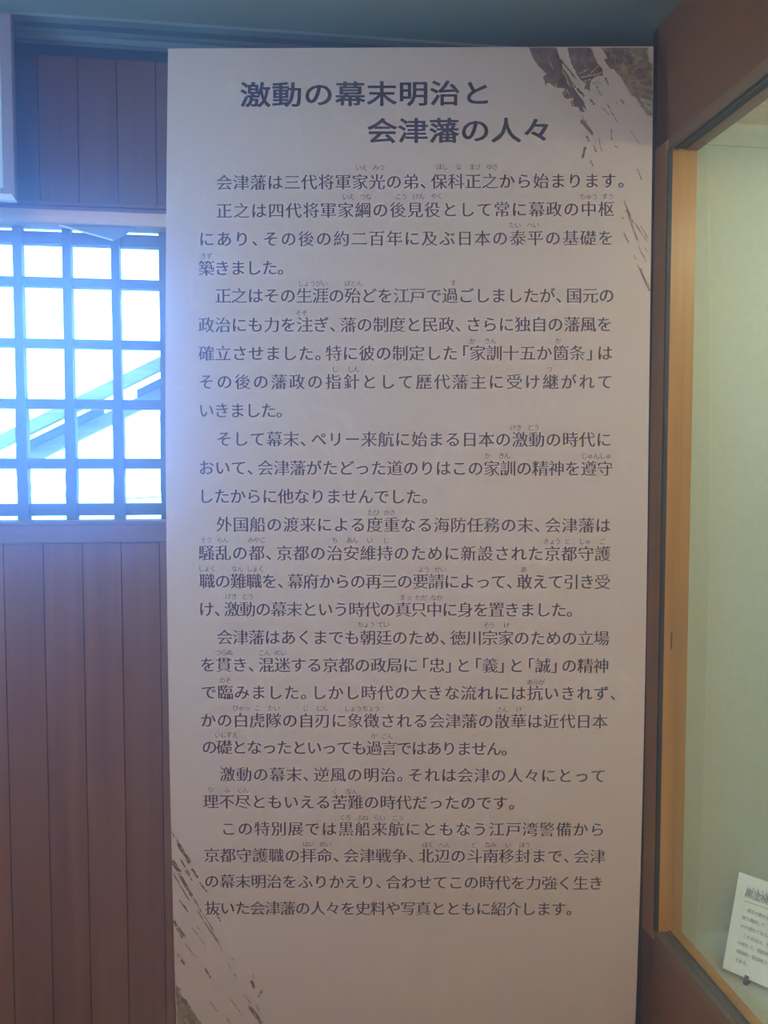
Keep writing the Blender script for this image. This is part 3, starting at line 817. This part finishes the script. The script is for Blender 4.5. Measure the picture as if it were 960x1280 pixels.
# ================================================================ display case along the right
XC = 0.8177; YE = 1.734; YF = -1.3; XB = 1.55
case = empty('display_case', (1.15, 0.2, 0.0)); tag(case, 'built-in wooden display case with sliding glass along the right side', 'cabinet')
YO = 1.655                       # far end of the glazed opening
ZS, ZT = 0.4935, 2.155           # sill and head of the opening
def cb(name, a, b, mat, bevel=0.0, parent=case, **k): return MB().box(a, b).build(name, mat, parent, bevel=bevel, **k)
cb('top_fascia', (XC, YF, ZT+.022), (XC+.03, YE-.02, ZC), M_case)
cb('lower_apron', (XC, YF, 0.0), (XC+.03, YE-.02, ZS-.023), M_case)
cb('end_edge_band', (XC-.0005, YE-.021, 0.0), (XC+.04, YE, ZC), M_case_edge)
cb('frame_stile', (XC-.002, YO, ZS-.0225), (.8220, YE-.0215, ZT+.0215), M_case_stile, .001)
cb('top_rail', (XC-.002, YF, ZT), (XC+.003, YO-.001, ZT+.0215), M_case_rail, .001)
cb('bottom_rail', (XC-.002, YF, ZS-.0225), (XC+.0005, YO-.001, ZS-.001), M_case_rail, .001)
# sliding tracks
t1 = cb('bottom_track', (XC, YF, ZS-.012), (.853, YO, ZS-.004), M_metal)
MB().box((XC+.0005, YF, ZS-.004), (XC+.0018, YO, ZS)).box((.8335, YF, ZS-.004), (.8350, YO, ZS-.001)).box((.8510, YF, ZS-.004), (.8522, YO, ZS)).build('track_rib', M_metal, case)
cb('top_track', (XC+.0032, YF, ZT+.004), (.853, YO, ZT+.012), M_metal_d)
MB().box((XC+.0034, YF, ZT), (XC+.0050, YO, ZT+.004)).box((.8345, YF, ZT), (.8358, YO, ZT+.004)).build('track_rib', M_metal, case)
cb('edge_gasket', (XC-.0022, YO-.006, ZS), (.8242, YO+.001, ZT), M_gasket)
# inner lining of the opening
cb('inner_jamb', (.8244, YO, ZS-.01), (.8550, YO+.04, ZT+.01), M_case_in)
cb('inner_jamb', (.8552, YO+.0015, ZS-.01), (.8815, YO+.04, ZT+.01), M_case_in)
cb('inner_sill', (.8532, YF, ZS-.03), (.8760, YO-.0005, ZS-.002), M_case_in, .0008)
cb('inner_head', (.8532, YF, ZT+.001), (.8815, YO-.0005, ZT+.045), M_case_rail, .0008)
cb('glass_pane', (.8402, .35, ZS-.004), (.8442, YO-.001, ZT+.004), M_glass)
cb('glass_pane', (.8262, YF, ZS-.004), (.8302, .42, ZT+.004), M_glass)
# interior
cb('end_lining', (.8817, 1.70, .43), (XB, YE, ZC-.01), M_fabric)
cb('lining_strip', (.8817, 1.6965, 2.187), (XB, 1.70, 2.215), M_fabric, .0008)
cb('back_lining', (XB, YF, .0), (XB+.03, YE, ZC-.01), M_fabric)
cb('inner_floor', (.8762, YF, .43), (XB, 1.70, .452), M_case_floor)
cb('end_lining', (XC+.03, YF, .0), (XB, YF+.03, ZC-.01), M_fabric)
lv = MB().box((.887, YF+.03, 2.235), (XB, 1.70, 2.245)); lvp = lv.build('diffuser_backing', lit('lit_diffuser', (1.0, .88, .66), .62), case)
g = MB(); xg = .889
while xg < XB-.01: g.box((xg, .7, 2.2322), (xg+.0034, 1.696, 2.2345)); xg += .0085
yg = .7
while yg < 1.694: g.box((.888, yg, 2.2318), (XB-.002, yg+.0034, 2.2345)); yg += .0085
g.build('louvre_grid', M_louvre, case, kind='stuff')
tube = MB(); tube.box((.93, 1.02, 2.16), (1.47, 1.10, 2.20)); tube.build('tube_fitting', M_white, case)
# small slit of a lock in the jamb
cb('lock_slit', (.8425, YO-.0006, 1.110), (.8455, YO+.001, 1.148), M_gasket)

# ================================================================ caption card inside the case
BL = Vector((0.91910, 1.55573, 0.462)); EX = Vector((0.59340, -0.80491, 0)); EZ = Vector((0.30461, 0.22457, 0.92562)); EN = Vector((-0.74504, -0.54926, 0.37844))
def CP(a, b, n_=0.0): return BL + EX*a + EZ*b + EN*n_
card = empty('caption_card', (BL.x+.06, BL.y-.03, .452)); tag(card, 'tilted cream caption card with black writing standing inside the display case', 'card')
CW, CH = 0.150, 0.1935
def slab(name, a0, b0, a1, b1, n0, n1, mat):
    m_ = MB(); m_.v = [tuple(CP(a, b, n_)) for n_ in (n0, n1) for a, b in ((a0, b0), (a1, b0), (a1, b1), (a0, b1))]
    m_.f = [(0, 3, 2, 1), (4, 5, 6, 7), (0, 1, 5, 4), (1, 2, 6, 5), (2, 3, 7, 6), (3, 0, 4, 7)]
    return m_.build(name, mat, card)
slab('paper', 0, 0, CW, CH, -.003, 0, M_card)
slab('back_board', .002, .001, CW-.002, CH-.002, -.006, -.003, M_clip)
for a in (.050, .105):
    m_ = MB(); c0 = CP(a, -.004, .006); 
    m_.v = [tuple(CP(a-.004, -.003, -.010)), tuple(CP(a+.004, -.003, -.010)), tuple(CP(a+.004, -.003, .008)), tuple(CP(a-.004, -.003, .008))]
    m_.v += [(x_, y_, .452) for x_, y_, z_ in m_.v[:4]]
    m_.f = [(0, 1, 2, 3), (7, 6, 5, 4), (0, 4, 5, 1), (1, 5, 6, 2), (2, 6, 7, 3), (3, 7, 4, 0)]
    m_.build('easel_foot', M_clip, card)
    slab('easel_lip', a-.004, -.003, a+.004, .006, .0008, .003, M_clip)
CM = lambda a, b: CP(a, b, .0004)
def card_line(t, a, b, pitch, size, thick, name):
    mb = MB()
    for i, ch in enumerate(t):
        if ch != '　': put(mb, ch, a+i*pitch, b, size, size*1.02, thick, thick, False, CM)
    build_flat(mb, name, M_ink_card, card)
card_line('黒塗桶側胴具足', .0272, .1582, .0165, .0185, -.004, 'card_title')
card_line('くろぬりおけがわどうぐそく', .0258, .1697, .0089, .0070, 0, 'card_reading')
mb = MB(); mb.face([CM(.0205, .1412), CM(.145, .1440), CM(.145, .1447), CM(.0205, .1419)]); build_flat(mb, 'card_rule', M_ink_card, card)
for i, t in enumerate(['　具足の胴を鉄の板札を横に', '鎧で構成して、桶の側板のよ', 'の代表的である。黒漆を塗り', '　この具足は、鉄地の兜と面', 'の板札で、兜前後に飾りをつ', '桶側胴・草摺等からなるもの', 'である。']):
    card_line(t, .0250, .1250-i*.01665+.0008, .0078, .0084, .004, 'card_text_line')

# two ceiling fittings (behind the viewer), the rear one added for its fill lamp
for px_, py_, lab in ((0.1, -0.5, 'long white ceiling fitting nearest the text panel'), (-0.55, -1.9, 'long white fitting added at the rear to hold a fill lamp')):
    lf = empty('ceiling_light', (px_, py_, ZC)); tag(lf, lab, 'lamp')
    MB().box((px_-.62, py_-.15, 2.365), (px_+.62, py_+.15, ZC)).build('housing', M_white, lf)

# ================================================================ added volume imitating lens glare
hm = bpy.data.materials.new('lens_glare_volume'); hm.use_nodes = True; n = hm.node_tree.nodes; n.clear()
ho = n.new('ShaderNodeOutputMaterial'); hv = n.new('ShaderNodeVolumeScatter')
hv.inputs['Color'].default_value = (0.42, 0.56, 1.0, 1); hv.inputs['Density'].default_value = GLARE_DENSITY; hv.inputs['Anisotropy'].default_value = 0.91
hm.node_tree.links.new(hv.outputs[0], ho.inputs['Volume'])
hz = MB().box((XL+.01, YB+.01, 0.01), (XC-.01, 1.60, ZC-.08)).build('glare_haze', hm)
tag(hz, 'faint bluish haze glowing in front of the barred window', 'glare_haze', kind='stuff')
